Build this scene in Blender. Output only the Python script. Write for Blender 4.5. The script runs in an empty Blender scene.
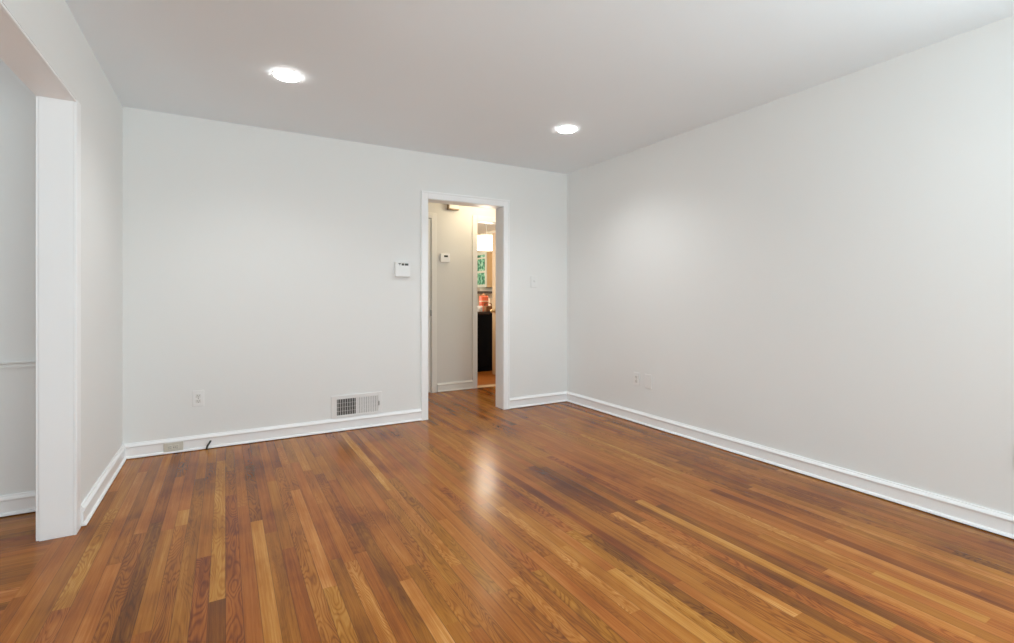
import bpy, bmesh, math, random
from mathutils import Vector

# ------------------------------------------------------------------ camera
scn = bpy.context.scene
COL = scn.collection
CAM_H, YAW, FPX, CY = 1.13, 0.5201, 492.0, 296.0
cam = bpy.data.cameras.new('camera')
cam.sensor_fit = 'HORIZONTAL'
cam.sensor_width = 36.0
cam.lens = FPX / 1014 * 36.0
cam.shift_y = (CY - 321.5) / 1014
cam.clip_start = 0.02
cam_o = bpy.data.objects.new('camera', cam)
COL.objects.link(cam_o)
cam_o.location = (0, 0, CAM_H)
cam_o.rotation_euler = (math.pi / 2, 0, -YAW)
scn.camera = cam_o

# ------------------------------------------------------------------ view, world, large lights
scn.view_settings.view_transform = 'Standard'
scn.view_settings.look = 'None'
scn.view_settings.gamma = 1.0
scn.view_settings.use_curve_mapping = False
scn.view_settings.exposure = -0.40
scn.cycles.use_denoising = True
scn.cycles.max_bounces = 10
scn.cycles.diffuse_bounces = 8
scn.cycles.sample_clamp_indirect = 6.0

world = bpy.data.worlds.new('sky')
scn.world = world
world.use_nodes = True
wn = world.node_tree.nodes
wl = world.node_tree.links
wn['Background'].inputs['Color'].default_value = (0.86, 0.93, 1.0, 1)
wn['Background'].inputs['Strength'].default_value = 1.5

# room extents (metres): camera stands at x=0, y=0
XL, XR, YB, YF, H = -0.616, 3.193, 4.272, -1.55, 2.44
XD, YJ, ZJ = -0.744, 3.035, 2.050        # dining side of the left wall, jamb face, head of the opening
DX, DY = -3.7, 3.48                      # dining room far sides
HY0, HY1 = 4.42, 5.42                    # hall
KY0 = 5.54                               # kitchen starts


def area(name, loc, rot, sx, sy, power, color=(1, 1, 1), spread=math.pi):
    l = bpy.data.lights.new(name, 'AREA')
    l.shape = 'RECTANGLE'
    l.size, l.size_y = sx, sy
    l.energy = power
    l.color = color
    l.spread = spread
    o = bpy.data.objects.new(name, l)
    o.location = loc
    o.rotation_euler = rot
    COL.objects.link(o)
    return o


PI = math.pi
# daylight arriving through the picture window behind the camera and through the dining room window, plus added fills
area('daylight_front_window', (1.475, YF - 0.16, 1.42), (PI / 2 - 0.2, 0, 0), 2.3, 1.5, 48, (0.84, 0.96, 1.0))
area('right_side_fill', (XR + 0.16, -0.45, 1.42), (PI / 2, 0, PI / 2), 1.4, 1.3, 66, (0.84, 0.96, 1.0))  # added side light, unseen, brightens the left wall
area('ceiling_fill_front', (1.40, YF - 1.10, 0.45), (PI / 2 + 0.50, 0, 0.30), 2.6, 1.0, 172, (0.77, 0.96, 1.0))  # upward-tilted light added to lift the ceiling
area('daylight_dining_window', (DX - 0.14, 0.9, 1.45), (PI / 2, 0, -PI / 2), 1.5, 1.3, 32, (0.87, 0.96, 1.0))
area('ceiling_fill_dining', (DX - 0.5, 0.9, 0.9), (PI / 2 + 0.7, 0, -PI / 2), 1.6, 0.7, 60, (0.86, 0.96, 1.0))  # added upward fill on the dining side


# ------------------------------------------------------------------ helpers
def link_mesh(name, bm, mat, parent=None, smooth=False):
    me = bpy.data.meshes.new(name)
    bmesh.ops.recalc_face_normals(bm, faces=bm.faces)
    if smooth:
        for f in bm.faces:
            f.smooth = True
    bm.to_mesh(me)
    bm.free()
    if isinstance(mat, (list, tuple)):
        for m in mat:
            me.materials.append(m)
    else:
        me.materials.append(mat)
    o = bpy.data.objects.new(name, me)
    COL.objects.link(o)
    if parent:
        o.parent = parent
    return o


def BM():
    return bmesh.new()


def box(bm, x0, x1, y0, y1, z0, z1, bev=0.0, mi=0, seg=2):
    g = bmesh.ops.create_cube(bm, size=1)
    vs = g['verts']
    for v in vs:
        v.co = Vector(((x0 + x1) / 2 + v.co.x * (x1 - x0), (y0 + y1) / 2 + v.co.y * (y1 - y0), (z0 + z1) / 2 + v.co.z * (z1 - z0)))
    fs = set(f for v in vs for f in v.link_faces)
    for f in fs:
        f.material_index = mi
    if bev > 0:
        es = list(set(e for v in vs for e in v.link_edges))
        bmesh.ops.bevel(bm, geom=es, offset=bev, segments=seg, affect='EDGES', profile=0.5)
    return vs


def lathe(bm, prof, cx=0, cy=0, seg=32, axis='z', mi=0):
    """prof: list of (radius, height); revolve round z (or y)"""
    rings = []
    for r, h in prof:
        ring = []
        for k in range(seg):
            a = 2 * PI * k / seg
            if axis == 'z':
                co = (cx + r * math.cos(a), cy + r * math.sin(a), h)
            else:   # about the y axis; cx = x, cy = z
                co = (cx + r * math.cos(a), h, cy + r * math.sin(a))
            ring.append(bm.verts.new(co))
        rings.append(ring)
    for a, b in zip(rings[:-1], rings[1:]):
        for k in range(seg):
            f = bm.faces.new((a[k], a[(k + 1) % seg], b[(k + 1) % seg], b[k]))
            f.material_index = mi
    for ring in (rings[0], rings[-1]):
        if True:
            f = bm.faces.new(ring)
            f.material_index = mi


def sweep(bm, prof, p0, p1, nrm, cut0=0.0, cut1=0.0):
    """extrude a closed profile [(out, up)] from p0 to p1; out runs along nrm, up along z.
    cut: +1 trims inward with depth (inside mitre), -1 lengthens (outside mitre)"""
    p0, p1, nrm = Vector(p0), Vector(p1), Vector(nrm)
    d = (p1 - p0).normalized()
    A = [bm.verts.new(p0 + nrm * a + Vector((0, 0, b)) + d * a * cut0) for a, b in prof]
    B = [bm.verts.new(p1 + nrm * a + Vector((0, 0, b)) - d * a * cut1) for a, b in prof]
    n = len(prof)
    for k in range(n):
        bm.faces.new((A[k], A[(k + 1) % n], B[(k + 1) % n], B[k]))
    bm.faces.new(A)
    bm.faces.new(B)


def tag(o, label=None, cat=None, group=None, kind=None):
    if label:
        o['label'] = label
    if cat:
        o['category'] = cat
    if group:
        o['group'] = group
    if kind:
        o['kind'] = kind
    return o


def struct(name, bm, mat, parent=None, smooth=False, label=None):
    o = link_mesh(name, bm, mat, parent, smooth)
    if parent is None:
        o['kind'] = 'structure'
        if label:
            o['label'] = label
    return o


def empty(name, loc, label, cat, group=None):
    o = bpy.data.objects.new(name, None)
    o.empty_display_size = 0.05
    COL.objects.link(o)
    o.location = loc
    tag(o, label, cat, group)
    return o


def child(name, bm, mat, root, smooth=False, label=None):
    """bm is in world coordinates; make it local to the root Empty"""
    loc = root.location if root.parent is None else root.parent.location
    bmesh.ops.translate(bm, verts=bm.verts, vec=-Vector(loc))
    o = link_mesh(name, bm, mat, root, smooth)
    if label:
        o['label'] = label
    return o


# ------------------------------------------------------------------ materials
def new_mat(name):
    m = bpy.data.materials.new(name)
    m.use_nodes = True
    nt = m.node_tree
    return m, nt, nt.nodes['Principled BSDF']


def N(nt, kind, **kw):
    n = nt.nodes.new(kind)
    for k, v in kw.items():
        setattr(n, k, v)
    return n


def paint(name, col, rough=0.6, bump=0.0, var=0.015, scale=60.0, spec=0.4):
    """painted plaster / painted wood: faint tone variation and roller texture"""
    m, nt, b = new_mat(name)
    tc = N(nt, 'ShaderNodeTexCoord')
    no = N(nt, 'ShaderNodeTexNoise')
    no.inputs['Scale'].default_value = 1.7
    no.inputs['Detail'].default_value = 3
    nt.links.new(tc.outputs['Object'], no.inputs['Vector'])
    mx = N(nt, 'ShaderNodeMix', data_type='RGBA')
    mx.inputs['A'].default_value = (*[c * (1 - var) for c in col], 1)
    mx.inputs['B'].default_value = (*[min(1, c * (1 + var)) for c in col], 1)
    nt.links.new(no.outputs['Fac'], mx.inputs['Factor'])
    nt.links.new(mx.outputs['Result'], b.inputs['Base Color'])
    b.inputs['Roughness'].default_value = rough
    b.inputs['Specular IOR Level'].default_value = spec
    if bump > 0:
        n2 = N(nt, 'ShaderNodeTexNoise')
        n2.inputs['Scale'].default_value = scale
        n2.inputs['Detail'].default_value = 2
        nt.links.new(tc.outputs['Object'], n2.inputs['Vector'])
        bp = N(nt, 'ShaderNodeBump')
        bp.inputs['Strength'].default_value = bump
        bp.inputs['Distance'].default_value = 0.002
        nt.links.new(n2.outputs['Fac'], bp.inputs['Height'])
        nt.links.new(bp.outputs['Normal'], b.inputs['Normal'])
    return m


def plain(name, col, rough=0.4, metal=0.0, spec=0.5):
    m, nt, b = new_mat(name)
    tc = N(nt, 'ShaderNodeTexCoord')
    no = N(nt, 'ShaderNodeTexNoise')
    no.inputs['Scale'].default_value = 30
    nt.links.new(tc.outputs['Object'], no.inputs['Vector'])
    mr = N(nt, 'ShaderNodeMapRange')
    mr.inputs['To Min'].default_value = max(0.02, rough - 0.04)
    mr.inputs['To Max'].default_value = min(1, rough + 0.04)
    nt.links.new(no.outputs['Fac'], mr.inputs['Value'])
    nt.links.new(mr.outputs['Result'], b.inputs['Roughness'])
    b.inputs['Base Color'].default_value = (*col, 1)
    b.inputs['Metallic'].default_value = metal
    b.inputs['Specular IOR Level'].default_value = spec
    return m


def emit(name, col, strength):
    m, nt, b = new_mat(name)
    b.inputs['Base Color'].default_value = (*col, 1)
    b.inputs['Emission Color'].default_value = (*col, 1)
    b.inputs['Emission Strength'].default_value = strength
    return m


M_WALL = paint('wall_paint', (0.805, 0.815, 0.805), 0.65, 0.12)
M_CEIL = paint('ceiling_paint', (0.84, 0.90, 0.94), 0.75, 0.10)
M_TRIM = paint('trim_gloss_paint', (0.91, 0.92, 0.925), 0.32, 0.0, 0.008)
M_HALL = paint('hall_cream_paint', (0.70, 0.68, 0.635), 0.6, 0.1)
M_HTRIM = paint('hall_trim_paint', (0.78, 0.76, 0.71), 0.35, 0.0, 0.008)
M_KWALL = paint('kitchen_cream_paint', (0.80, 0.74, 0.62), 0.6, 0.05)
M_PLASTIC = plain('white_plastic', (0.83, 0.83, 0.82), 0.35)
M_PLASTIC2 = plain('aged_white_plastic', (0.74, 0.735, 0.71), 0.4)
M_BEIGE = plain('beige_plastic', (0.66, 0.64, 0.56), 0.45)
M_DARK = plain('dark_slot', (0.02, 0.02, 0.02), 0.6)
M_SLOT = plain('grey_slot', (0.28, 0.28, 0.27), 0.6)
M_LCD = plain('dark_display', (0.035, 0.04, 0.035), 0.25)
M_METAL = plain('painted_metal', (0.80, 0.80, 0.79), 0.35)
M_DUCT = plain('duct_shadow_metal', (0.10, 0.095, 0.09), 0.7)
M_BRASS = plain('brass', (0.62, 0.45, 0.22), 0.3, 1.0)
M_STEEL = plain('dull_steel', (0.32, 0.31, 0.29), 0.4, 0.9)
M_CABLE = plain('black_cable', (0.03, 0.04, 0.04), 0.5)
M_LAMP = emit('lamp_lens', (1.0, 0.985, 0.95), 30.0)
M_DOME = emit('warm_dome_glass', (1.0, 0.85, 0.60), 26.0)
M_KLAMP = emit('kitchen_lamp_glass', (1.0, 0.88, 0.66), 4.2)
M_BLACK = plain('black_appliance', (0.002, 0.002, 0.003), 0.5, 0.0, 0.1)
M_COUNTER = plain('dark_stone_counter', (0.05, 0.035, 0.03), 0.25)
M_RED = plain('orange_red_enamel', (0.60, 0.10, 0.03), 0.35)
M_CREAM = plain('cream_ceramic', (0.72, 0.55, 0.38), 0.4)
M_MUG = plain('white_ceramic', (0.75, 0.72, 0.70), 0.3)


def wood_simple(name, c0, c1, rough=0.4, sc=(18, 18, 1.2)):
    m, nt, b = new_mat(name)
    tc = N(nt, 'ShaderNodeTexCoord')
    mp = N(nt, 'ShaderNodeMapping')
    mp.inputs['Scale'].default_value = sc
    nt.links.new(tc.outputs['Object'], mp.inputs['Vector'])
    no = N(nt, 'ShaderNodeTexNoise')
    no.inputs['Scale'].default_value = 2
    no.inputs['Detail'].default_value = 5
    nt.links.new(mp.outputs['Vector'], no.inputs['Vector'])
    mx = N(nt, 'ShaderNodeMix', data_type='RGBA')
    mx.inputs['A'].default_value = (*c0, 1)
    mx.inputs['B'].default_value = (*c1, 1)
    nt.links.new(no.outputs['Fac'], mx.inputs['Factor'])
    nt.links.new(mx.outputs['Result'], b.inputs['Base Color'])
    b.inputs['Roughness'].default_value = rough
    return m


M_TANWOOD = wood_simple('tan_wood', (0.52, 0.36, 0.20), (0.66, 0.48, 0.29))
M_CABWOOD = wood_simple('maple_cabinet', (0.50, 0.31, 0.14), (0.66, 0.44, 0.22))
M_KFLOOR = wood_simple('kitchen_floor_wood', (0.30, 0.085, 0.010), (0.40, 0.13, 0.018), 0.35, (1.5, 14, 1))
M_WICKER = wood_simple('brown_wicker', (0.14, 0.05, 0.015), (0.36, 0.15, 0.04), 0.6, (60, 60, 90))


def reflection_glass():  # mottled green colour stands in for foliage reflected in the panes
    m, nt, b = new_mat('painted_reflection_glass')
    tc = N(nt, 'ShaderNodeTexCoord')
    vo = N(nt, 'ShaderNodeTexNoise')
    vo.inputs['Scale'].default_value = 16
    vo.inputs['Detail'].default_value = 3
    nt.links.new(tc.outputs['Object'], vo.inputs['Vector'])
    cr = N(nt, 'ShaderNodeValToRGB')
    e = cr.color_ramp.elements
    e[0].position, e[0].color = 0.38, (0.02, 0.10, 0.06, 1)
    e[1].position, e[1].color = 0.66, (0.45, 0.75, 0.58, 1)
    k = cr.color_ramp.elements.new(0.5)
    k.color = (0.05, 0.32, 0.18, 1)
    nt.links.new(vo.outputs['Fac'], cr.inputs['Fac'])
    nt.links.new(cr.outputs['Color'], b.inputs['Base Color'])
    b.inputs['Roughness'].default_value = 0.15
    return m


M_GREEN = reflection_glass()


def window_glass():
    m, nt, b = new_mat('window_glass')
    out = nt.nodes['Material Output']
    nt.nodes.remove(b)
    tr = N(nt, 'ShaderNodeBsdfTransparent')
    gl = N(nt, 'ShaderNodeBsdfGlossy')
    gl.inputs['Roughness'].default_value = 0.02
    mx = N(nt, 'ShaderNodeMixShader')
    mx.inputs['Fac'].default_value = 0.07
    nt.links.new(tr.outputs[0], mx.inputs[1])
    nt.links.new(gl.outputs[0], mx.inputs[2])
    nt.links.new(mx.outputs[0], out.inputs['Surface'])
    return m


M_GLASS = window_glass()


def oak_floor():
    m, nt, b = new_mat('oak_strip_floor')
    L = nt.links.new
    uv = N(nt, 'ShaderNodeUVMap', uv_map='board')        # metres across, metres along
    rn = N(nt, 'ShaderNodeUVMap', uv_map='tone')         # tone 0..1, random 0..1
    s1 = N(nt, 'ShaderNodeSeparateXYZ')
    L(uv.outputs['UV'], s1.inputs['Vector'])
    s2 = N(nt, 'ShaderNodeSeparateXYZ')
    L(rn.outputs['UV'], s2.inputs['Vector'])

    def math_(op, a, bb=None, c=None, clamp=False):
        n = N(nt, 'ShaderNodeMath', operation=op)
        n.use_clamp = clamp
        for i, v in enumerate((a, bb, c)):
            if v is None:
                continue
            if isinstance(v, (int, float)):
                n.inputs[i].default_value = v
            else:
                L(v, n.inputs[i])
        return n.outputs[0]

    def vec(x, y, z):
        n = N(nt, 'ShaderNodeCombineXYZ')
        for i, v in enumerate((x, y, z)):
            if isinstance(v, (int, float)):
                n.inputs[i].default_value = v
            else:
                L(v, n.inputs[i])
        return n.outputs[0]

    def noise(v, detail=3, rough=0.5, dist=0.0, scale=1.0):
        n = N(nt, 'ShaderNodeTexNoise')
        n.inputs['Scale'].default_value = scale
        n.inputs['Detail'].default_value = detail
        n.inputs['Roughness'].default_value = rough
        n.inputs['Distortion'].default_value = dist
        L(v, n.inputs['Vector'])
        return n.outputs['Fac']

    U, V, T, R = s1.outputs['X'], s1.outputs['Y'], s2.outputs['X'], s2.outputs['Y']
    seed = math_('MULTIPLY', R, 97.0)
    # cathedral figure: contour lines of a stretched noise
    n1 = noise(vec(math_('MULTIPLY', U, 13.0), math_('MULTIPLY', V, 1.9), seed), 2, 0.4, 0.25)
    rings = math_('SINE', math_('MULTIPLY', n1, 165.0))
    rings = math_('MULTIPLY_ADD', rings, 0.5, 0.5)
    rings = math_('POWER', rings, 2.2)
    figmask = N(nt, 'ShaderNodeMapRange')
    L(math_('FRACT', math_('MULTIPLY', R, 7.31)), figmask.inputs['Value'])
    figmask.inputs['From Min'].default_value = 0.4
    figmask.inputs['From Max'].default_value = 0.85
    figmask.inputs['To Min'].default_value = 0.05
    figmask.inputs['To Max'].default_value = 1.0
    ringf = math_('MULTIPLY', rings, figmask.outputs[0])
    # straight grain streaks and pores
    n2 = noise(vec(math_('MULTIPLY', U, 130.0), math_('MULTIPLY', V, 2.2), seed), 3, 0.6)
    n3 = noise(vec(math_('MULTIPLY', U, 500.0), math_('MULTIPLY', V, 12.0), seed), 2, 0.6)
    n4 = noise(vec(math_('MULTIPLY', U, 20.0), math_('MULTIPLY', V, 2.0), math_('ADD', seed, 11.0)), 3, 0.5)
    # tone of the board
    t = math_('ADD', math_('ADD', T, 0.05), math_('MULTIPLY', math_('SUBTRACT', n4, 0.5), 0.55))
    t = math_('ADD', t, math_('MULTIPLY', math_('SUBTRACT', n2, 0.5), 0.55))
    t = math_('ADD', t, math_('MULTIPLY', math_('SUBTRACT', n3, 0.5), 0.30))
    t = math_('SUBTRACT', t, math_('MULTIPLY', ringf, 0.25))
    # wear and old stains that run across boards
    tc = N(nt, 'ShaderNodeTexCoord')
    st = noise(tc.outputs['Object'], 4, 0.55, 0.3, 1.5)
    sr = N(nt, 'ShaderNodeMapRange')
    L(st, sr.inputs['Value'])
    sr.inputs['From Min'].default_value = 0.30
    sr.inputs['From Max'].default_value = 0.52
    sr.inputs['To Min'].default_value = 0.24
    sr.inputs['To Max'].default_value = 0.0
    t = math_('SUBTRACT', t, sr.outputs[0])
    t = math_('MAXIMUM', math_('MINIMUM', t, 1.0), 0.0)
    cr = N(nt, 'ShaderNodeValToRGB')
    L(t, cr.inputs['Fac'])
    el = cr.color_ramp.elements
    pts = [(0.0, (0.095, 0.028, 0.006)), (0.25, (0.190, 0.060, 0.009)), (0.45, (0.290, 0.100, 0.013)),
           (0.65, (0.385, 0.148, 0.022)), (0.85, (0.490, 0.222, 0.046)), (1.0, (0.600, 0.315, 0.095))]
    el[0].position, el[0].color = pts[0][0], (*pts[0][1], 1)
    el[1].position, el[1].color = pts[-1][0], (*pts[-1][1], 1)
    for p, c in pts[1:-1]:
        k = el.new(p)
        k.color = (*c, 1)
    # hue drift between boards: some redder, some yellower
    hs = N(nt, 'ShaderNodeHueSaturation')
    L(cr.outputs['Color'], hs.inputs['Color'])
    L(math_('MULTIPLY_ADD', math_('FRACT', math_('MULTIPLY', R, 3.77)), 0.015, 0.4895), hs.inputs['Hue'])
    # seam between boards (boards carry u in 0..width)
    bw = N(nt, 'ShaderNodeUVMap', uv_map='edge')
    s3 = N(nt, 'ShaderNodeSeparateXYZ')
    L(bw.outputs['UV'], s3.inputs['Vector'])
    ex = math_('ABSOLUTE', math_('SUBTRACT', s3.outputs['X'], 0.5))
    seam = N(nt, 'ShaderNodeMapRange')
    L(ex, seam.inputs['Value'])
    seam.inputs['From Min'].default_value = 0.465
    seam.inputs['From Max'].default_value = 0.5
    seam.inputs['To Max'].default_value = 0.7
    mx = N(nt, 'ShaderNodeMix', data_type='RGBA')
    L(seam.outputs[0], mx.inputs['Factor'])
    L(hs.outputs['Color'], mx.inputs['A'])
    mx.inputs['B'].default_value = (0.05, 0.018, 0.008, 1)
    L(mx.outputs['Result'], b.inputs['Base Color'])
    rr = N(nt, 'ShaderNodeMapRange')
    L(noise(tc.outputs['Object'], 2, 0.5, 0.0, 4.0), rr.inputs['Value'])
    rr.inputs['To Min'].default_value = 0.14
    rr.inputs['To Max'].default_value = 0.30
    L(rr.outputs[0], b.inputs['Roughness'])
    b.inputs['Specular IOR Level'].default_value = 0.20
    bp = N(nt, 'ShaderNodeBump')
    bp.inputs['Strength'].default_value = 0.12
    bp.inputs['Distance'].default_value = 0.0012
    wob = noise(vec(math_('MULTIPLY', U, 40.0), math_('MULTIPLY', V, 3.0), seed), 2, 0.5)
    hgt = math_('SUBTRACT', math_('MULTIPLY', wob, 0.6), seam.outputs[0])
    L(hgt, bp.inputs['Height'])
    L(bp.outputs['Normal'], b.inputs['Normal'])
    return m


M_OAK = oak_floor()

# ------------------------------------------------------------------ the oak strip floor, board by board
BW = 0.0542
rnd = random.Random(11)


def i_of(x):
    return math.floor((x - 0.001) / BW)


# boards read off the floor: x across, y from, y to, tone
marked = [
    (-0.490, 2.34, 3.30, 0.70), (-0.545, 2.10, 3.60, 0.45), (-0.60, 1.9, 3.9, 0.55),
    (-0.430, 1.9, 3.10, 0.45), (-0.380, 1.85, 2.62, 0.60), (-0.380, 2.62, 4.2, 0.35),
    (-0.325, 1.6, 2.9, 0.42), (-0.270, 1.6, 3.0, 0.26), (-0.215, 1.75, 3.1, 0.70), (-0.165, 1.6, 2.9, 0.52),
    (-0.105, 1.3, 2.5, 0.36), (-0.025, 2.12, 3.9, 0.70), (-0.025, 1.4, 2.12, 0.16), (0.03, 1.7, 3.2, 0.40),
    (0.083, 1.5, 3.0, 0.48), (0.135, 1.5, 2.77, 0.70), (0.135, 2.77, 3.7, 0.30), (0.19, 1.5, 2.6, 0.42),
    (0.19, 2.6, 3.9, 0.38), (0.245, 1.5, 2.4, 0.40), (0.30, 1.2, 2.5, 0.56),
    (0.352, 2.0, 3.1, 0.74), (0.352, 1.2, 2.0, 0.62), (0.41, 1.3, 2.2, 0.42), (0.46, 1.2, 2.15, 0.72),
    (0.50, 2.2, 3.3, 0.36), (0.55, 1.5, 2.5, 0.36), (0.63, 1.1, 1.9, 0.78), (0.85, 2.82, 4.20, 0.78),
    (0.90, 3.0, 4.2, 0.34), (0.80, 2.7, 4.0, 0.36), (1.30, 1.3, 2.3, 0.78), (1.41, 0.9, 1.55, 0.80),
    (1.46, 0.6, 1.9, 0.62), (1.35, 0.9, 1.8, 0.60), (1.74, 1.95, 2.75, 0.22), (1.79, 1.8, 2.7, 0.26),
    (1.74, 1.0, 1.95, 0.80), (1.68, 1.3, 2.5, 0.55), (1.90, 1.1, 2.4, 0.30), (2.0, 0.8, 2.0, 0.76),
    (2.05, 0.5, 1.9, 0.28), (2.32, 1.0, 2.2, 0.72), (2.48, 0.6, 1.9, 0.32), (2.70, 0.5, 1.8, 0.76),
    (3.12, 1.9, 2.9, 0.28), (2.9, 0.6, 1.7, 0.45),
]
mk = {}
for x, a, c, t in marked:
    mk.setdefault(i_of(x), []).append((a, c, t))


def rand_tone():
    r = rnd.random()
    if r < 0.07:
        return rnd.uniform(0.26, 0.38)
    if r < 0.80:
        return rnd.uniform(0.43, 0.56)
    return rnd.uniform(0.56, 0.70)


def board_rows(i, lo, hi):
    """list of (from, to, tone) covering lo..hi in row i"""
    fixed = sorted(mk.get(i, []))
    out, y = [], lo

    def fill(a, c):
        y = a
        while c - y > 1e-4:
            ln = rnd.choice((0.45, 0.7, 0.95, 1.2, 1.6)) * rnd.uniform(0.8, 1.2)
            e = c if c - (y + ln) < 0.3 else y + ln
            out.append((y, e, rand_tone()))
            y = e
    for a, c, t in fixed:
        a, c = max(a, lo), min(c, hi)
        if c - max(a, y) < 1e-3:
            continue
        if a > y:
            fill(y, a)
        out.append((max(a, y), c, t))
        y = c
    fill(y, hi)
    return out


def boards_mesh(name, regions):
    """regions: (x0,x1,y0,y1,direction); one quad per board on a 2 cm slab"""
    bm = bmesh.new()
    l_b = bm.loops.layers.uv.new('board')
    l_t = bm.loops.layers.uv.new('tone')
    l_e = bm.loops.layers.uv.new('edge')

    def quad(c, uvs, tone, r, ed):
        vs = [bm.verts.new((p[0], p[1], 0)) for p in c]
        f = bm.faces.new(vs)
        for lp, w, e in zip(f.loops, uvs, ed):
            lp[l_b].uv = w
            lp[l_t].uv = (tone, r)
            lp[l_e].uv = e
    for x0, x1, y0, y1, dr in regions:
        a0, a1, b0, b1 = (x0, x1, y0, y1) if dr == 'y' else (y0, y1, x0, x1)
        i = i_of(a0)
        while 0.001 + i * BW < a1:
            p, q = max(a0, 0.001 + i * BW), min(a1, 0.001 + (i + 1) * BW)
            if q - p > 1e-4:
                e0, e1 = (p - 0.001 - i * BW) / BW, (q - 0.001 - i * BW) / BW
                if dr == 'y':
                    rows = board_rows(i, b0, b1)
                else:
                    save = mk.get(i)
                    mk[i] = []
                    rows = board_rows(i, b0, b1)
                    if save is None:
                        del mk[i]
                    else:
                        mk[i] = save
                for a, c, t in rows:
                    r = rnd.random()
                    off = r * 50
                    if dr == 'y':
                        cs = [(p, a), (q, a), (q, c), (p, c)]
                    else:
                        cs = [(a, p), (a, q), (c, q), (c, p)]
                        cs = [cs[0], cs[1], cs[2], cs[3]]
                    quad(cs, [(e0 * BW, a + off), (e1 * BW, a + off), (e1 * BW, c + off), (e0 * BW, c + off)],
                         t, r, [(e0, 0), (e1, 0), (e1, 1), (e0, 1)])
            i += 1
    # slab underneath
    for x0, x1, y0, y1, dr in regions:
        vs = [bm.verts.new(p) for p in ((x0, y0, -0.02), (x0, y1, -0.02), (x1, y1, -0.02), (x1, y0, -0.02))]
        bm.faces.new(vs)
    me = bpy.data.meshes.new(name)
    for f in bm.faces:
        if (f.normal.z if f.normal.length else f.calc_center_median().z) < 0 and f.calc_center_median().z > -0.01:
            f.normal_flip()
    bm.normal_update()
    for f in bm.faces:
        if f.calc_center_median().z > -0.01 and f.normal.z < 0:
            f.normal_flip()
    bm.to_mesh(me)
    bm.free()
    me.materials.append(M_OAK)
    o = bpy.data.objects.new(name, me)
    COL.objects.link(o)
    o['kind'] = 'structure'
    return o


boards_mesh('floor', [
    (-0.69, XR + 0.10, YF - 0.1, HY0 - 0.0, 'y'),
    (DX - 0.1, -0.69, -1.6, DY + 0.1, 'x'),
    (0.7, 4.3, HY0, 5.50, 'y'),
])
bm = BM()
box(bm, 1.5, 4.8, 5.50, 9.5, -0.03, 0.0)
struct('floor_kitchen', bm, M_KFLOOR)

# ------------------------------------------------------------------ ceiling and walls
T = 0.12
bm = BM()
box(bm, DX - T, XR + 1.2, YF - T, HY0 + 0.0, H, H + 0.1)
struct('ceiling', bm, M_CEIL)
bm = BM()
box(bm, 0.6, 4.9, HY0, 9.6, H, H + 0.1)
struct('ceiling_hall', bm, M_HALL)

# back wall with the doorway
D0, D1, DZ = 1.612, 2.398, 2.018
bm = BM()
box(bm, XD, D0 - 0.018, YB, HY0 - 0.004, 0, H)
box(bm, D1 + 0.018, XR + T, YB, HY0 - 0.004, 0, H)
box(bm, D0 - 0.018, D1 + 0.018, YB, HY0 - 0.004, DZ + 0.018, H)
struct('wall_back', bm, M_WALL)
# right wall
bm = BM()
RY0, RY1, RZ0, RZ1 = -1.2, 0.3, 0.72, 2.1
box(bm, XR, XR + T, RY1, YB, 0, H)
box(bm, XR, XR + T, YF - T, RY0, 0, H)
box(bm, XR, XR + T, RY0, RY1, 0, RZ0)
box(bm, XR, XR + T, RY0, RY1, RZ1, H)
struct('wall_right', bm, M_WALL)
# front wall behind the camera, with the picture window
WX0, WX1, WZ0, WZ1 = 0.30, 2.65, 0.62, 2.12
bm = BM()
box(bm, XD, WX0, YF - T, YF, 0, H)
box(bm, WX1, XR, YF - T, YF, 0, H)
box(bm, WX0, WX1, YF - T, YF, 0, WZ0)
box(bm, WX0, WX1, YF - T, YF, WZ1, H)
struct('wall_front', bm, M_WALL)
# left wall with the wide opening to the dining room
OY0 = -0.35
bm = BM()
box(bm, XD, XL, YJ + 0.018, YB, 0, H)
box(bm, XD, XL, YF, OY0 - 0.018, 0, H)
box(bm, XD, XL, OY0 - 0.018, YJ + 0.018, ZJ + 0.018, H)
struct('wall_left', bm, M_WALL)
# dining room
bm = BM()
box(bm, DX - T, XD, DY, DY + T, 0, H)
struct('wall_dining_back', bm, M_WALL)
bm = BM()
VY0, VY1, VZ0, VZ1 = 0.1, 1.7, 0.8, 2.1
box(bm, DX - T, DX, YF - T, VY0, 0, H)
box(bm, DX - T, DX, VY1, DY, 0, H)
box(bm, DX - T, DX, VY0, VY1, 0, VZ0)
box(bm, DX - T, DX, VY0, VY1, VZ1, H)
struct('wall_dining_left', bm, M_WALL)
bm = BM()
box(bm, DX, XD, YF - T, YF, 0, H)
struct('wall_dining_front', bm, M_WALL)
# hall and kitchen
HD0, HD1, HDZ = 1.32, 2.085, 2.035       # closed hall door
KX0, KX1, KZ = 2.685, 3.43, 2.047        # kitchen doorway
bm = BM()
box(bm, 0.7, HD0 - 0.01, HY1, KY0, 0, H)
box(bm, HD1 + 0.01, KX0 - 0.015, HY1, KY0, 0, H)
box(bm, KX1 + 0.015, 4.3, HY1, KY0, 0, H)
box(bm, HD0 - 0.01, HD1 + 0.01, HY1, KY0, HDZ + 0.01, H)
box(bm, KX0 - 0.015, KX1 + 0.015, HY1, KY0, KZ + 0.015, H)
struct('wall_hall', bm, M_HALL)
bm = BM()
box(bm, 0.58, 0.7, HY0, KY0, 0, H)
struct('wall_hall_left', bm, M_HALL)
bm = BM()
box(bm, 4.3, 4.42, HY0, KY0, 0, H)
struct('wall_hall_right', bm, M_HALL)
bm = BM()
box(bm, 4.66, 4.78, KY0, 9.4, 0, H)
struct('wall_kitchen_right', bm, M_KWALL)
bm = BM()
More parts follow.
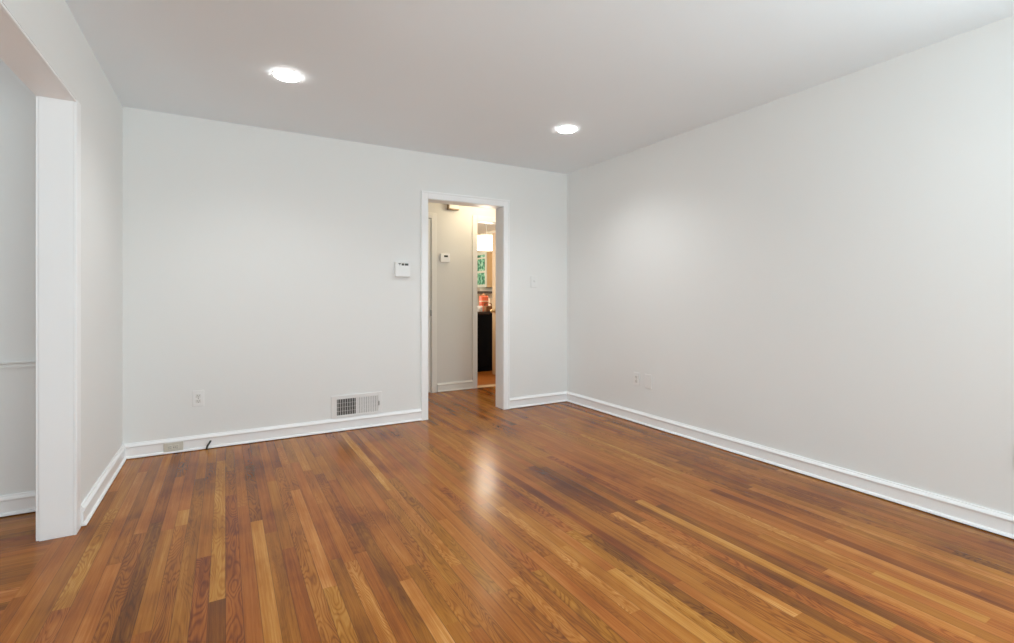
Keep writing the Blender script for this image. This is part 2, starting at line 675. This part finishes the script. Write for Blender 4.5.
box(bm, 1.5, 4.66, 9.3, 9.42, 0, H)
struct('wall_kitchen_back', bm, M_KWALL)
bm = BM()
box(bm, 1.4, 1.5, KY0, 9.42, 0, H)
struct('wall_kitchen_left', bm, M_KWALL)

# ------------------------------------------------------------------ trim
BASE = [(0, 0.005), (0.026, 0.005), (0.026, 0.010), (0.022, 0.016), (0.014, 0.020), (0.014, 0.076), (0.020, 0.080),
        (0.021, 0.086), (0.016, 0.094), (0.010, 0.099), (0.008, 0.106), (0, 0.106)]


def baseboard(name, segs, mat=None):
    bm = BM()
    for p0, p1, n, c0, c1 in segs:
        sweep(bm, BASE, p0, p1, n, c0, c1)
    return struct(name, bm, mat or M_TRIM)


CW = 0.068
baseboard('baseboard_back', [((XL, YB, 0), (D0 - CW, YB, 0), (0, -1, 0), 1, 0), ((D1 + CW, YB, 0), (XR, YB, 0), (0, -1, 0), 0, 1)])
baseboard('baseboard_right', [((XR, YF, 0), (XR, YB, 0), (-1, 0, 0), 1, 1)])
baseboard('baseboard_left', [((XL, YJ + 0.083, 0), (XL, YB, 0), (1, 0, 0), 0, 1)])
baseboard('baseboard_front', [((XL, YF, 0), (XR, YF, 0), (0, 1, 0), 1, 1)])
baseboard('baseboard_dining', [((DX, DY, 0), (XD, DY, 0), (0, -1, 0), 1, 1), ((DX, YF, 0), (DX, DY, 0), (1, 0, 0), 1, 1)])
baseboard('baseboard_hall', [((HD1 + 0.072, HY1, 0), (KX0 - 0.07, HY1, 0), (0, -1, 0), 0, 0)], M_HTRIM)

# chair rail of the dining room
bm = BM()
sweep(bm, [(0, 0.758), (0.010, 0.758), (0.010, 0.765), (0.006, 0.768), (0.006, 0.778), (0.018, 0.783), (0.018, 0.790), (0, 0.790)],
      (DX, DY, 0), (XD, DY, 0), (0, -1, 0), 1, 1)
struct('trim_1', bm, M_WALL)


def casing(bm, a0, a1, ztop, plane, out, w, th, horizontal, band=True, head_w=None):
    """flat casing with rounded edges round an opening. horizontal axis is x if horizontal=='x' else y.
    plane = wall face coordinate, out = +1/-1 direction it stands out"""
    head_w = head_w or w

    def bx(u0, u1, z0, z1, t0, t1, bev):
        lo, hi = sorted((plane + out * t0, plane + out * t1))
        if horizontal == 'x':
            box(bm, u0, u1, lo, hi, z0, z1, bev)
        else:
            box(bm, lo, hi, u0, u1, z0, z1, bev)
    bx(a0 - w, a0, 0, ztop + head_w, 0.0, th, 0.002)
    bx(a1, a1 + w, 0, ztop + head_w, 0.0, th, 0.002)
    bx(a0, a1, ztop, ztop + head_w, 0.0, th, 0.002)
    if not band:
        return
    # back band
    bx(a0 - w - 0.002, a0 - w + 0.014, 0, ztop + head_w + 0.002, 0.0, th + 0.005, 0.002)
    bx(a1 + w - 0.014, a1 + w + 0.002, 0, ztop + head_w + 0.002, 0.0, th + 0.005, 0.002)
    bx(a0 - w + 0.012, a1 + w - 0.012, ztop + head_w - 0.014, ztop + head_w + 0.002, 0.0, th + 0.005, 0.002)


# doorway to the hall: jamb lining and casing
bm = BM()
box(bm, D0 - 0.018, D0, YB - 0.002, HY0 + 0.002, 0, DZ, 0.0015)
box(bm, D1, D1 + 0.018, YB - 0.002, HY0 + 0.002, 0, DZ, 0.0015)
box(bm, D0 - 0.018, D1 + 0.018, YB - 0.002, HY0 + 0.002, DZ, DZ + 0.018, 0.0015)
casing(bm, D0 - 0.003, D1 + 0.003, DZ + 0.003, YB, -1, CW - 0.004, 0.016, 'x')
struct('trim_2', bm, M_TRIM)

# opening to the dining room: jamb lining with a thin bead, flat strip beside the jamb
bm = BM()
box(bm, XD, XL - 0.004, YJ, YJ + 0.018, 0, ZJ, 0.001)
box(bm, XD - 0.012, XL - 0.004, OY0 - 0.018, OY0, 0, ZJ, 0.001)
box(bm, XD - 0.012, XL - 0.004, OY0 - 0.018, YJ + 0.018, ZJ, ZJ + 0.018, 0.001)
box(bm, XL - 0.006, XL + 0.006, YJ - 0.004, YJ + 0.008, 0, ZJ + 0.008, 0.003)
box(bm, XL - 0.006, XL + 0.006, OY0 - 0.008, OY0 + 0.004, 0, ZJ + 0.008, 0.003)
box(bm, XL - 0.006, XL + 0.006, OY0 + 0.004, YJ - 0.004, ZJ - 0.004, ZJ + 0.008, 0.003)
box(bm, XL - 0.001, XL + 0.005, YJ + 0.014, YJ + 0.082, 0, ZJ + 0.014, 0.0015)
# dining side
box(bm, XD - 0.013, XD, YJ + 0.006, YJ + 0.07, 0, ZJ + 0.07, 0.003)
box(bm, XD - 0.014, XD, OY0 - 0.07, OY0 - 0.002, 0, ZJ + 0.07, 0.003)
box(bm, XD - 0.014, XD, OY0 - 0.002, YJ + 0.002, ZJ + 0.004, ZJ + 0.07, 0.003)
# shoe moulding stub showing past the jamb
box(bm, XD - 0.030, XD - 0.010, YJ + 0.075, YJ + 0.30, 0, 0.022, 0.006)
struct('trim_3', bm, M_TRIM)

# hall door casing and kitchen doorway lining
bm = BM()
box(bm, HD0 - 0.012, HD0, HY1 - 0.002, KY0, 0, HDZ)
box(bm, HD1, HD1 + 0.012, HY1 - 0.002, KY0, 0, HDZ)
box(bm, HD0 - 0.012, HD1 + 0.012, HY1 - 0.002, KY0, HDZ, HDZ + 0.012)
casing(bm, HD0 - 0.004, HD1 + 0.004, HDZ + 0.004, HY1, -1, 0.062, 0.010, 'x', False)
struct('trim_4', bm, M_HTRIM)
bm = BM()
box(bm, KX0 - 0.016, KX0, HY1 - 0.002, KY0 + 0.002, 0, KZ)
box(bm, KX1, KX1 + 0.016, HY1 - 0.002, KY0 + 0.002, 0, KZ)
box(bm, KX0 - 0.016, KX1 + 0.016, HY1 - 0.002, KY0 + 0.002, KZ, KZ + 0.016)
casing(bm, KX0 - 0.004, KX1 + 0.004, KZ + 0.004, HY1, -1, 0.066, 0.010, 'x', False)
struct('trim_5', bm, M_HTRIM)
bm = BM()
sweep(bm, [(0, 0.0), (0.0, 0.004), (0.03, 0.008), (0.09, 0.008), (0.12, 0.004), (0.12, 0.0)],
      (KX0, HY1 + 0.12, 0), (KX1, HY1 + 0.12, 0), (0, -1, 0))
struct('trim_6', bm, M_TANWOOD)

# ------------------------------------------------------------------ windows behind the camera (out of frame light sources)


def window(name, axis, c0, c1, z0, z1, wall, outdir):
    """double-hung style window: frame, muntins, glass"""
    def bx(bm, u0, u1, za, zb, t0, t1):
        lo, hi = sorted((wall + outdir * t0, wall + outdir * t1))
        if axis == 'x':
            box(bm, u0, u1, lo, hi, za, zb, 0.002)
        else:
            box(bm, lo, hi, u0, u1, za, zb, 0.002)
    bm = BM()
    f = 0.045
    bx(bm, c0, c0 + f, z0, z1, 0.03, 0.10)
    bx(bm, c1 - f, c1, z0, z1, 0.03, 0.10)
    bx(bm, c0 + f, c1 - f, z1 - f, z1, 0.03, 0.10)
    bx(bm, c0 + f, c1 - f, z0, z0 + f, 0.03, 0.10)
    n = 3 if c1 - c0 > 2 else 2
    for k in range(1, n):
        u = c0 + (c1 - c0) * k / n
        bx(bm, u - 0.02, u + 0.02, z0 + f, z1 - f, 0.04, 0.09)
    o = struct(name, bm, M_TRIM)
    g = BM()
    bx(g, c0 + f, c1 - f, z0 + f, z1 - f, 0.062, 0.066)
    gl = link_mesh('pane', g, M_GLASS, o)
    cs = BM()
    w = 0.07
    bx(cs, c0 - w, c0, z0 - 0.02, z1 + w, -0.014, 0.0)
    bx(cs, c1, c1 + w, z0 - 0.02, z1 + w, -0.014, 0.0)
    bx(cs, c0, c1, z1, z1 + w, -0.014, 0.0)
    bx(cs, c0 - w - 0.02, c1 + w + 0.02, z0 - 0.04, z0 - 0.015, -0.05, 0.0)
    link_mesh('window_frame', cs, M_TRIM, o)
    return o


window('window_1', 'x', WX0, WX1, WZ0, WZ1, YF, -1)
window('window_2', 'y', VY0, VY1, VZ0, VZ1, DX, -1)
window('added_window_right', 'y', RY0, RY1, RZ0, RZ1, XR, 1)  # added window, out of view, put in to light the left wall

# ------------------------------------------------------------------ recessed ceiling lights


def copy_tree(o, parent=None):
    c = o.copy()
    COL.objects.link(c)
    if parent:
        c.parent = parent
    for ch in list(o.children):
        copy_tree(ch, c)
    return c


rl = empty('recessed_light', (0.318, 3.18, H), 'round glowing recessed ceiling light nearer the dining room opening, the larger-looking one', 'ceiling light',
           'recessed ceiling lights')
bm = BM()
cx, cy = rl.location.x, rl.location.y
lathe(bm, [(0.0700, H), (0.0790, H), (0.0790, H - 0.0015), (0.0775, H - 0.0025), (0.0735, H - 0.0025), (0.0700, H - 0.0022)], cx, cy, 48)
child('trim_ring', bm, M_PLASTIC, rl, True)
bm = BM()
lathe(bm, [(0.0001, H - 0.001), (0.0736, H - 0.001), (0.0736, H - 0.004), (0.0680, H - 0.012), (0.0001, H - 0.016)], cx, cy, 48)
child('lens', bm, M_LAMP, rl, True)
rl2 = copy_tree(rl)
rl2.location = (2.326, 3.115, H)
rl2['label'] = 'round glowing recessed ceiling light near the far right corner, above the doorway side'


def spot(name, loc, power, color, size=2.6, blend=0.8, rad=0.07, parent=None):
    l = bpy.data.lights.new(name, 'SPOT')
    l.energy = power
    l.color = color
    l.spot_size = size
    l.spot_blend = blend
    l.shadow_soft_size = rad
    o = bpy.data.objects.new(name, l)
    o.location = loc
    COL.objects.link(o)
    return o


spot('downlight_beam', (0.318, 3.18, H - 0.03), 55, (0.93, 0.96, 0.97), 2.5, 0.9)
spot('downlight_beam', (2.326, 3.115, H - 0.03), 66, (0.93, 0.96, 0.97), 2.5, 0.9)
# added pair of unseen downlight beams over the near half, no fixtures built
for lx, lw in ((0.318, 42), (2.326, 12)):
    spot('downlight_beam', (lx, 0.75, H - 0.03), lw, (0.93, 0.96, 0.97), 2.5, 0.9)  # added unseen beam, no fixture built for it


def point(name, loc, power, color, rad):
    l = bpy.data.lights.new(name, 'POINT')
    l.energy = power
    l.color = color
    l.shadow_soft_size = rad
    o = bpy.data.objects.new(name, l)
    o.location = loc
    COL.objects.link(o)
    return o


# ------------------------------------------------------------------ things on the back wall
# air register
r = empty('air_register', (0.972, YB, 0.203), 'white metal air register with upright louvres low on the back wall', 'air vent')
x0, x1, z0, z1 = 0.762, 1.186, 0.110, 0.297
g0, g1, gz0, gz1, gm = 0.808, 1.150, 0.131, 0.265, 0.970
bm = BM()
yb, yf = YB, YB - 0.007
box(bm, x0, g0, yf, yb, z0, z1, 0.002)
box(bm, g1, x1, yf, yb, z0, z1, 0.002)
box(bm, g0, g1, yf, yb, gz1, z1, 0.002)
box(bm, g0, g1, yf, yb, z0, gz0, 0.002)
box(bm, gm - 0.006, gm + 0.006, yf, yb, gz0, gz1, 0.001)
child('frame', bm, M_METAL, r)


def fins(a, c, ang, n, t, L):
    bm = BM()
    for k in range(n):
        x = a + (c - a) * (k + 0.5) / n
        dx, dy = L * math.sin(ang), L * math.cos(ang)
        px, py = math.cos(ang) * t, -math.sin(ang) * t
        y = YB - 0.0035
        pts = [(x - dx / 2 - px, y - dy / 2 - py), (x - dx / 2 + px, y - dy / 2 + py), (x + dx / 2 + px, y + dy / 2 + py), (x + dx / 2 - px, y + dy / 2 - py)]
        lo = [bm.verts.new((p[0], p[1], gz0)) for p in pts]
        hi = [bm.verts.new((p[0], p[1], gz1)) for p in pts]
        for i in range(4):
            bm.faces.new((lo[i], lo[(i + 1) % 4], hi[(i + 1) % 4], hi[i]))
        bm.faces.new(lo)
        bm.faces.new(hi)
    for z in (gz0 + (gz1 - gz0) * q for q in (0.25, 0.5, 0.75)):
        box(bm, a, c, YB - 0.0022, YB - 0.0012, z - 0.0008, z + 0.0008)
    return bm


child('louvre_bank', fins(g0, gm - 0.006, 0.22, 8, 0.0015, 0.0085), M_METAL, r)
child('louvre_bank', fins(gm + 0.006, g1, -1.2, 9, 0.0007, 0.0165), M_METAL, r)
bm = BM()
box(bm, g0, g1, YB - 0.0010, YB + 0.0005, gz0, gz1)
child('duct_back', bm, M_DUCT, r)
bm = BM()
box(bm, g1 + 0.006, g1 + 0.011, YB - 0.018, YB - 0.006, 0.183, 0.220, 0.001)
child('damper_lever', bm, M_STEEL, r)

# wall keypad
r = empty('wall_keypad', (1.364, YB, 1.365), 'white square keypad box with dark display on the wall beside the doorway', 'keypad')
bm = BM()
box(bm, 1.293, 1.437, YB - 0.004, YB, 1.302, 1.432, 0.002)
child('back_plate', bm, M_PLASTIC, r)
bm = BM()
box(bm, 1.297, 1.434, YB - 0.032, YB - 0.004, 1.300, 1.428, 0.005, seg=3)
child('housing', bm, M_PLASTIC, r)
bm = BM()
box(bm, 1.322, 1.418, YB - 0.0315, YB - 0.029, 1.396, 1.424, 0.001)
child('display', bm, plain('grey_display', (0.42, 0.43, 0.41), 0.3), r)
bm = BM()
for a, c, za, zb in ((1.325, 1.349, 1.413, 1.421), (1.334, 1.341, 1.401, 1.413), (1.354, 1.377, 1.400, 1.419), (1.382, 1.416, 1.400, 1.419)):
    box(bm, a, c, YB - 0.0325, YB - 0.031, za, zb)
child('display_digits', bm, M_LCD, r)
bm = BM()
box(bm, 1.304, 1.432, YB - 0.0315, YB - 0.0295, 1.302, 1.388, 0.0008)
child('flip_cover', bm, M_PLASTIC, r)


def plate(bm, axis, c, z, wall, outdir, w=0.072, h=0.118, t=0.006):
    lo, hi = sorted((wall, wall + outdir * t))
    if axis == 'x':
        box(bm, c - w / 2, c + w / 2, lo, hi, z - h / 2, z + h / 2, 0.0025, seg=2)
    else:
        box(bm, lo, hi, c - w / 2, c + w / 2, z - h / 2, z + h / 2, 0.0025, seg=2)


def slab(bm, axis, c, z, wall, outdir, w, h, t0, t1, bev=0.0):
    lo, hi = sorted((wall + outdir * t0, wall + outdir * t1))
    if axis == 'x':
        box(bm, c - w / 2, c + w / 2, lo, hi, z - h / 2, z + h / 2, bev)
    else:
        box(bm, lo, hi, c - w / 2, c + w / 2, z - h / 2, z + h / 2, bev)


def outlet(name, axis, c, z, wall, outdir, label, cat='outlet', mat=None, horizontal=False, group=None, face=None):
    mat = mat or M_PLASTIC
    face = face or mat
    loc = (c, wall, z) if axis == 'x' else (wall, c, z)
    r = empty(name, loc, label, cat, group)
    w, h = (0.118, 0.070) if horizontal else (0.072, 0.118)
    bm = BM()
    plate(bm, axis, c, z, wall, outdir, w, h)
    child('cover_plate', bm, mat, r)
    for s in (1, -1):
        du, dz = (s * 0.0195, 0) if horizontal else (0, s * 0.0195)
        bm = BM()
        sw, sh = (0.028, 0.034) if horizontal else (0.034, 0.028)
        slab(bm, axis, c + du, z + dz, wall, outdir, sw, sh, 0.005, 0.0085, 0.003)
        so = child('socket', bm, face, r)
        bm = BM()
        for a, b2, ww, hh in ((-0.0065, 0.002, 0.0026, 0.009), (0.0065, 0.002, 0.0026, 0.009), (0, -0.008, 0.005, 0.005)):
            if horizontal:
                a, b2, ww, hh = b2, a, hh, ww
            slab(bm, axis, c + du + a, z + dz + b2, wall, outdir, ww, hh, 0.008, 0.0088)
        d = child('slots', bm, M_SLOT, so)
        d.location = (0, 0, 0)
    bm = BM()
    slab(bm, axis, c, z, wall, outdir, 0.006, 0.006, 0.005, 0.0072, 0.001)
    child('screw', bm, M_STEEL, r)
    return r


outlet('wall_outlet', 'x', -0.171, 0.377, YB, -1, 'white duplex outlet on the back wall near the left corner', face=M_PLASTIC2)
outlet('baseboard_outlet', 'x', -0.322, 0.045, YB - 0.0145, -1, 'beige horizontal outlet set into the back baseboard near the left corner', mat=M_BEIGE, horizontal=True)
outlet('wall_outlet', 'y', 3.240, 0.388, XR, -1, 'white duplex outlet on the right wall, left of the blank plate', face=M_PLASTIC2)
outlet('wall_outlet', 'y', 0.780, 0.383, XR, -1, 'pale outlet cut by the right edge of the picture', face=M_PLASTIC2)

# blank plate
r = empty('wall_plate', (XR, 3.100, 0.388), 'blank white wall plate on the right wall, right of the duplex outlet', 'wall plate')
bm = BM()
plate(bm, 'y', 3.100, 0.388, XR, -1, 0.076, 0.122, 0.007)
child('cover_plate', bm, M_PLASTIC, r)
bm = BM()
bm.free()
for dz in (0.04, -0.04):
    bm = BM()
    slab(bm, 'y', 3.100, 0.388 + dz, XR, -1, 0.006, 0.006, 0.006, 0.0078, 0.001)
    child('screw', bm, M_PLASTIC2, r)

# light switch right of the doorway
r = empty('light_switch', (2.765, YB, 1.277), 'white toggle light switch on the narrow wall right of the doorway', 'light switch')
bm = BM()
plate(bm, 'x', 2.765, 1.277, YB, -1, 0.076, 0.120, 0.006)
child('cover_plate', bm, M_WALL, r)
bm = BM()
slab(bm, 'x', 2.765, 1.283, YB, -1, 0.009, 0.018, 0.005, 0.016, 0.002)
child('toggle', bm, M_PLASTIC, r)

# cable stub poking out of the baseboard
cu = bpy.data.curves.new('coax_cable', 'CURVE')
cu.dimensions = '3D'
cu.bevel_depth = 0.0065
cu.bevel_resolution = 3
sp = cu.splines.new('BEZIER')
pts = [(-0.119, YB - 0.030, 0.003), (-0.114, YB - 0.038, 0.026), (-0.100, YB - 0.030, 0.048), (-0.094, YB - 0.012, 0.056)]
sp.bezier_points.add(len(pts) - 1)
for b_, p in zip(sp.bezier_points, pts):
    b_.co = p
    b_.handle_left_type = b_.handle_right_type = 'AUTO'
tmp = bpy.data.objects.new('tmp', cu)
COL.objects.link(tmp)
dg = bpy.context.evaluated_depsgraph_get()
me = bpy.data.meshes.new_from_object(tmp.evaluated_get(dg))
bpy.data.objects.remove(tmp)
bmc = bmesh.new()
bmc.from_mesh(me)
r = empty('coax_cable', (-0.119, YB - 0.030, 0.0), 'short black cable stub curling out of the back baseboard', 'cable')
child('cable_jacket', bmc, M_CABLE, r, True)
bm = BM()
lathe(bm, [(0.0001, YB - 0.022), (0.0058, YB - 0.022), (0.0058, YB - 0.012), (0.0001, YB - 0.012)], -0.094, 0.056, 12, 'y')
child('connector', bm, M_STEEL, r)

# ------------------------------------------------------------------ hall
# closed door at the left of the hall
bm = BM()
box(bm, HD0 + 0.003, HD1 - 0.003, HY1 + 0.006, HY1 + 0.041, 0.006, HDZ - 0.004, 0.002)
dr = struct('door_1', bm, M_HTRIM)
dr['label'] = 'closed cream door at the left end of the hall wall'
bm = BM()
box(bm, HD1 - 0.010, HD1 + 0.006, HY1 - 0.006, HY1 + 0.004, 0.895, 0.965, 0.001)
link_mesh('strike_plate', bm, M_STEEL, dr)
bm = BM()
lathe(bm, [(0.0001, HY1 - 0.035), (0.018, HY1 - 0.033), (0.026, HY1 - 0.020), (0.024, HY1 - 0.006), (0.012, HY1 + 0.005), (0.011, HY1 + 0.020), (0.028, HY1 + 0.021), (0.028, HY1 + 0.026)], HD1 - 0.07, 0.93, 24, 'y')
link_mesh('door_knob', bm, M_STEEL, dr, True)

# thermostat
r = empty('thermostat', (2.250, HY1, 1.578), 'small white thermostat with dark display on the hall wall', 'thermostat')
bm = BM()
box(bm, 2.192, 2.312, HY1 - 0.026, HY1, 1.530, 1.630, 0.006, seg=3)
child('housing', bm, M_PLASTIC, r)
bm = BM()
box(bm, 2.236, 2.284, HY1 - 0.028, HY1 - 0.025, 1.588, 1.610, 0.001)
child('display', bm, M_LCD, r)

# door chime high on the hall wall
r = empty('door_chime', (2.362, HY1, 2.225), 'boxy cream door chime mounted high on the hall wall', 'door chime')
bm = BM()
box(bm, 2.286, 2.415, HY1 - 0.050, HY1, 2.160, 2.300, 0.005, seg=2)
child('housing', bm, M_HTRIM, r)
bm = BM()
box(bm, 2.281, 2.420, HY1 - 0.054, HY1 - 0.001, 2.152, 2.166, 0.002)
box(bm, 2.281, 2.293, HY1 - 0.054, HY1 - 0.001, 2.166, 2.300, 0.002)
child('side_band', bm, plain('brown_chime_band', (0.30, 0.22, 0.13), 0.5), r, label='brown edge band')

# semi-flush ceiling light in the hall
hx, hy = 2.72, 4.98
r = empty('hall_ceiling_light', (hx, hy, H), 'warm glowing dome ceiling light in the hall, only its bottom showing under the door head', 'ceiling light')
bm = BM()
lathe(bm, [(0.0001, H), (0.07, H), (0.07, H - 0.015), (0.03, H - 0.03), (0.012, H - 0.035), (0.012, H - 0.13), (0.0001, H - 0.13)], hx, hy, 32)
child('canopy', bm, M_BRASS, r, True)
bm = BM()
lathe(bm, [(0.0001, H - 0.125), (0.15, H - 0.125), (0.155, H - 0.14), (0.14, H - 0.19), (0.10, H - 0.235), (0.05, H - 0.262), (0.0001, H - 0.27)], hx, hy, 40)
child('glass_shade', bm, M_DOME, r, True)

# ------------------------------------------------------------------ kitchen
# open tan door
bm = BM()
box(bm, 3.318, 3.353, KY0 + 0.01, 6.22, 0.01, 2.03, 0.002)
kd = struct('door_2', bm, M_TANWOOD)
kd['label'] = 'open tan wooden door swung into the kitchen'
bm = BM()
lathe(bm, [(0.0001, 0), (0.026, 0.001), (0.028, 0.006), (0.012, 0.010), (0.011, 0.030), (0.024, 0.040), (0.026, 0.052), (0.018, 0.062), (0.0001, 0.064)], 0, 0, 24)
for v in bm.verts:
    z = v.co.z
    v.co = Vector((3.318 - z, 6.15 + v.co.x, 0.915 + v.co.y))
link_mesh('door_knob', bm, M_BRASS, kd, True)

# black dishwasher-like base with counter
r = empty('kitchen_peninsula', (3.45, 6.55, 0), 'black fronted kitchen peninsula with counter seen through both doorways', 'cabinet')
bm = BM()
box(bm, 2.55, 4.05, 6.57, 7.15, 0.0, 0.86, 0.002)
child('base_cabinet', bm, M_BLACK, r)
bm = BM()
for k in range(3):
    box(bm, 2.56 + k * 0.5, 3.04 + k * 0.5, 6.552, 6.57, 0.08, 0.85, 0.003)
child('front_panel', bm, M_BLACK, r)
bm = BM()
box(bm, 2.52, 4.07, 6.54, 7.18, 0.86, 0.895, 0.004)
child('worktop', bm, M_COUNTER, r)

cz = 0.8955


def on_counter(name, x, y, label, cat):
    return empty(name, (x, y, cz), label, cat)


# items on the counter (seen between y 293 and 312 px)
r = on_counter('canister', 3.53, 6.90, 'orange red canister with a pale band standing on the dark kitchen counter', 'canister')
bm = BM()
lathe(bm, [(0.0001, cz), (0.070, cz), (0.074, cz + 0.01), (0.074, cz + 0.22), (0.068, cz + 0.235), (0.0001, cz + 0.235)], 3.53, 6.90, 28)
child('body', bm, M_RED, r, True)
bm = BM()
lathe(bm, [(0.0735, cz + 0.145), (0.0755, cz + 0.145), (0.0755, cz + 0.160), (0.0735, cz + 0.160)], 3.53, 6.90, 28)
child('band', bm, M_CREAM, r, True)
bm = BM()
lathe(bm, [(0.0001, cz + 0.235), (0.063, cz + 0.235), (0.063, cz + 0.252), (0.02, cz + 0.258), (0.012, cz + 0.275), (0.0001, cz + 0.28)], 3.53, 6.90, 28)
child('lid', bm, M_WICKER, r, True)

r = on_counter('storage_box', 3.74, 7.02, 'cream tin on the kitchen counter to the right of the orange canister', 'tin')
bm = BM()
box(bm, 3.68, 3.80, 6.97, 7.08, cz, cz + 0.17, 0.01, seg=3)
child('body', bm, M_CREAM, r)
bm = BM()
box(bm, 3.676, 3.804, 6.966, 7.084, cz + 0.17, cz + 0.19, 0.006)
child('lid', bm, M_CREAM, r)

r = on_counter('wicker_basket', 3.49, 6.68, 'brown wicker basket on the counter in front of the orange canister', 'basket')
bm = BM()
bx0, by0 = 3.49, 6.68
prof = []
for k in range(9):
    prof.append((0.062 + 0.012 * k / 8 + (0.0025 if k % 2 else 0), cz + 0.01 * k))
prof += [(0.070, cz + 0.084), (0.060, cz + 0.012), (0.0001, cz + 0.010)]
lathe(bm, [(0.0001, cz)] + prof, bx0, by0, 28)
child('weave', bm, M_WICKER, r, True)
bm = BM()
for k in range(17):
    a0, a1 = PI * k / 16, PI * (k + 1) / 16
    p = Vector((bx0 + 0.072 * math.cos(a0), by0, cz + 0.075 + 0.055 * math.sin(a0)))
    q = Vector((bx0 + 0.072 * math.cos(a1), by0, cz + 0.075 + 0.055 * math.sin(a1)))
    if k < 16:
        box(bm, min(p.x, q.x) - 0.003, max(p.x, q.x) + 0.003, by0 - 0.004, by0 + 0.004, min(p.z, q.z) - 0.003, max(p.z, q.z) + 0.003)
child('handle', bm, M_WICKER, r)

r = on_counter('mug', 3.32, 6.62, 'white mug on the kitchen counter left of the wicker basket', 'mug')
bm = BM()
lathe(bm, [(0.0001, cz), (0.034, cz), (0.040, cz + 0.01), (0.041, cz + 0.085), (0.038, cz + 0.085), (0.036, cz + 0.01), (0.0001, cz + 0.008)], 3.32, 6.62, 24)
child('cup', bm, M_MUG, r, True)
bm = BM()
prev = None
for k in range(10):
    a = -PI / 2 + PI * k / 9
    x, z = 3.32 - 0.040 - 0.022 * math.cos(a), cz + 0.045 + 0.026 * math.sin(a)
    if prev:
        box(bm, min(x, prev[0]) - 0.003, max(x, prev[0]) + 0.003, 6.615, 6.625, min(z, prev[1]) - 0.003, max(z, prev[1]) + 0.003)
    prev = (x, z)
child('handle', bm, M_MUG, r)

# upper cabinet with a green reflection painted on its glass door, on the right kitchen wall
ux0, ux1, uy0, uy1, uz0, uz1 = 4.40, 4.66, 8.46, 9.05, 1.30, 1.985
r = empty('wall_cabinet', (ux1, uy0, uz0), 'maple wall cabinet with green foliage reflection painted on its glass door in the kitchen', 'cabinet')
bm = BM()
box(bm, ux0, ux1, uy0, uy1, uz0, uz1, 0.003)
child('body', bm, M_CABWOOD, r)
bm = BM()
fw = 0.055
M_CDOOR = plain('pale_cabinet_frame', (0.62, 0.62, 0.52), 0.4)
box(bm, ux0 - 0.02, ux0, uy0, uy0 + fw, uz0, uz1, 0.002)
box(bm, ux0 - 0.02, ux0, uy1 - fw, uy1, uz0, uz1, 0.002)
for za, zb in ((uz0, uz0 + fw), (uz1 - fw * 0.8, uz1), (1.585, 1.625), (1.86, 1.89)):
    box(bm, ux0 - 0.02, ux0, uy0 + fw, uy1 - fw, za, zb, 0.001)
cd = child('door', bm, M_CDOOR, r)
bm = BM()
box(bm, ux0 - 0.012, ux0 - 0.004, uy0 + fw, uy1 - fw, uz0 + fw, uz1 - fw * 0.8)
child('glass_pane', bm, M_GREEN, cd, label='glass with painted green reflection')

# dark shelf rail under the cabinet
bm = BM()
box(bm, 3.9, 4.66, 8.40, 9.25, 1.180, 1.222, 0.003)
o = link_mesh('wall_shelf', bm, plain('dark_brown_shelf', (0.06, 0.04, 0.03), 0.5))
tag(o, 'dark brown shelf on the kitchen wall below the maple cabinet', 'shelf')

# kitchen ceiling lamp
kx, ky = 3.51, 6.76
r = empty('kitchen_lamp', (kx, ky, H), 'bright drum shaped pendant lamp glowing over the kitchen counter', 'ceiling light')
bm = BM()
lathe(bm, [(0.0001, H), (0.06, H), (0.06, H - 0.02), (0.008, H - 0.03), (0.008, 2.05), (0.0001, 2.05)], kx, ky, 24)
child('stem', bm, M_STEEL, r, True)
bm = BM()
lathe(bm, [(0.0001, 2.055), (0.17, 2.055), (0.185, 2.04), (0.195, 1.86), (0.18, 1.845), (0.0001, 1.845)], kx, ky, 36)
child('drum_shade', bm, M_KLAMP, r, True)
point('kitchen_lamp_light', (kx, ky, 1.78), 30, (1, 0.9, 0.75), 0.12)
area('kitchen_fill', (1.56, 7.7, 1.7), (PI / 2, 0, -PI / 2), 1.6, 1.2, 75, (1.0, 0.96, 0.88))  # added fill to brighten the kitchen; no window built for it
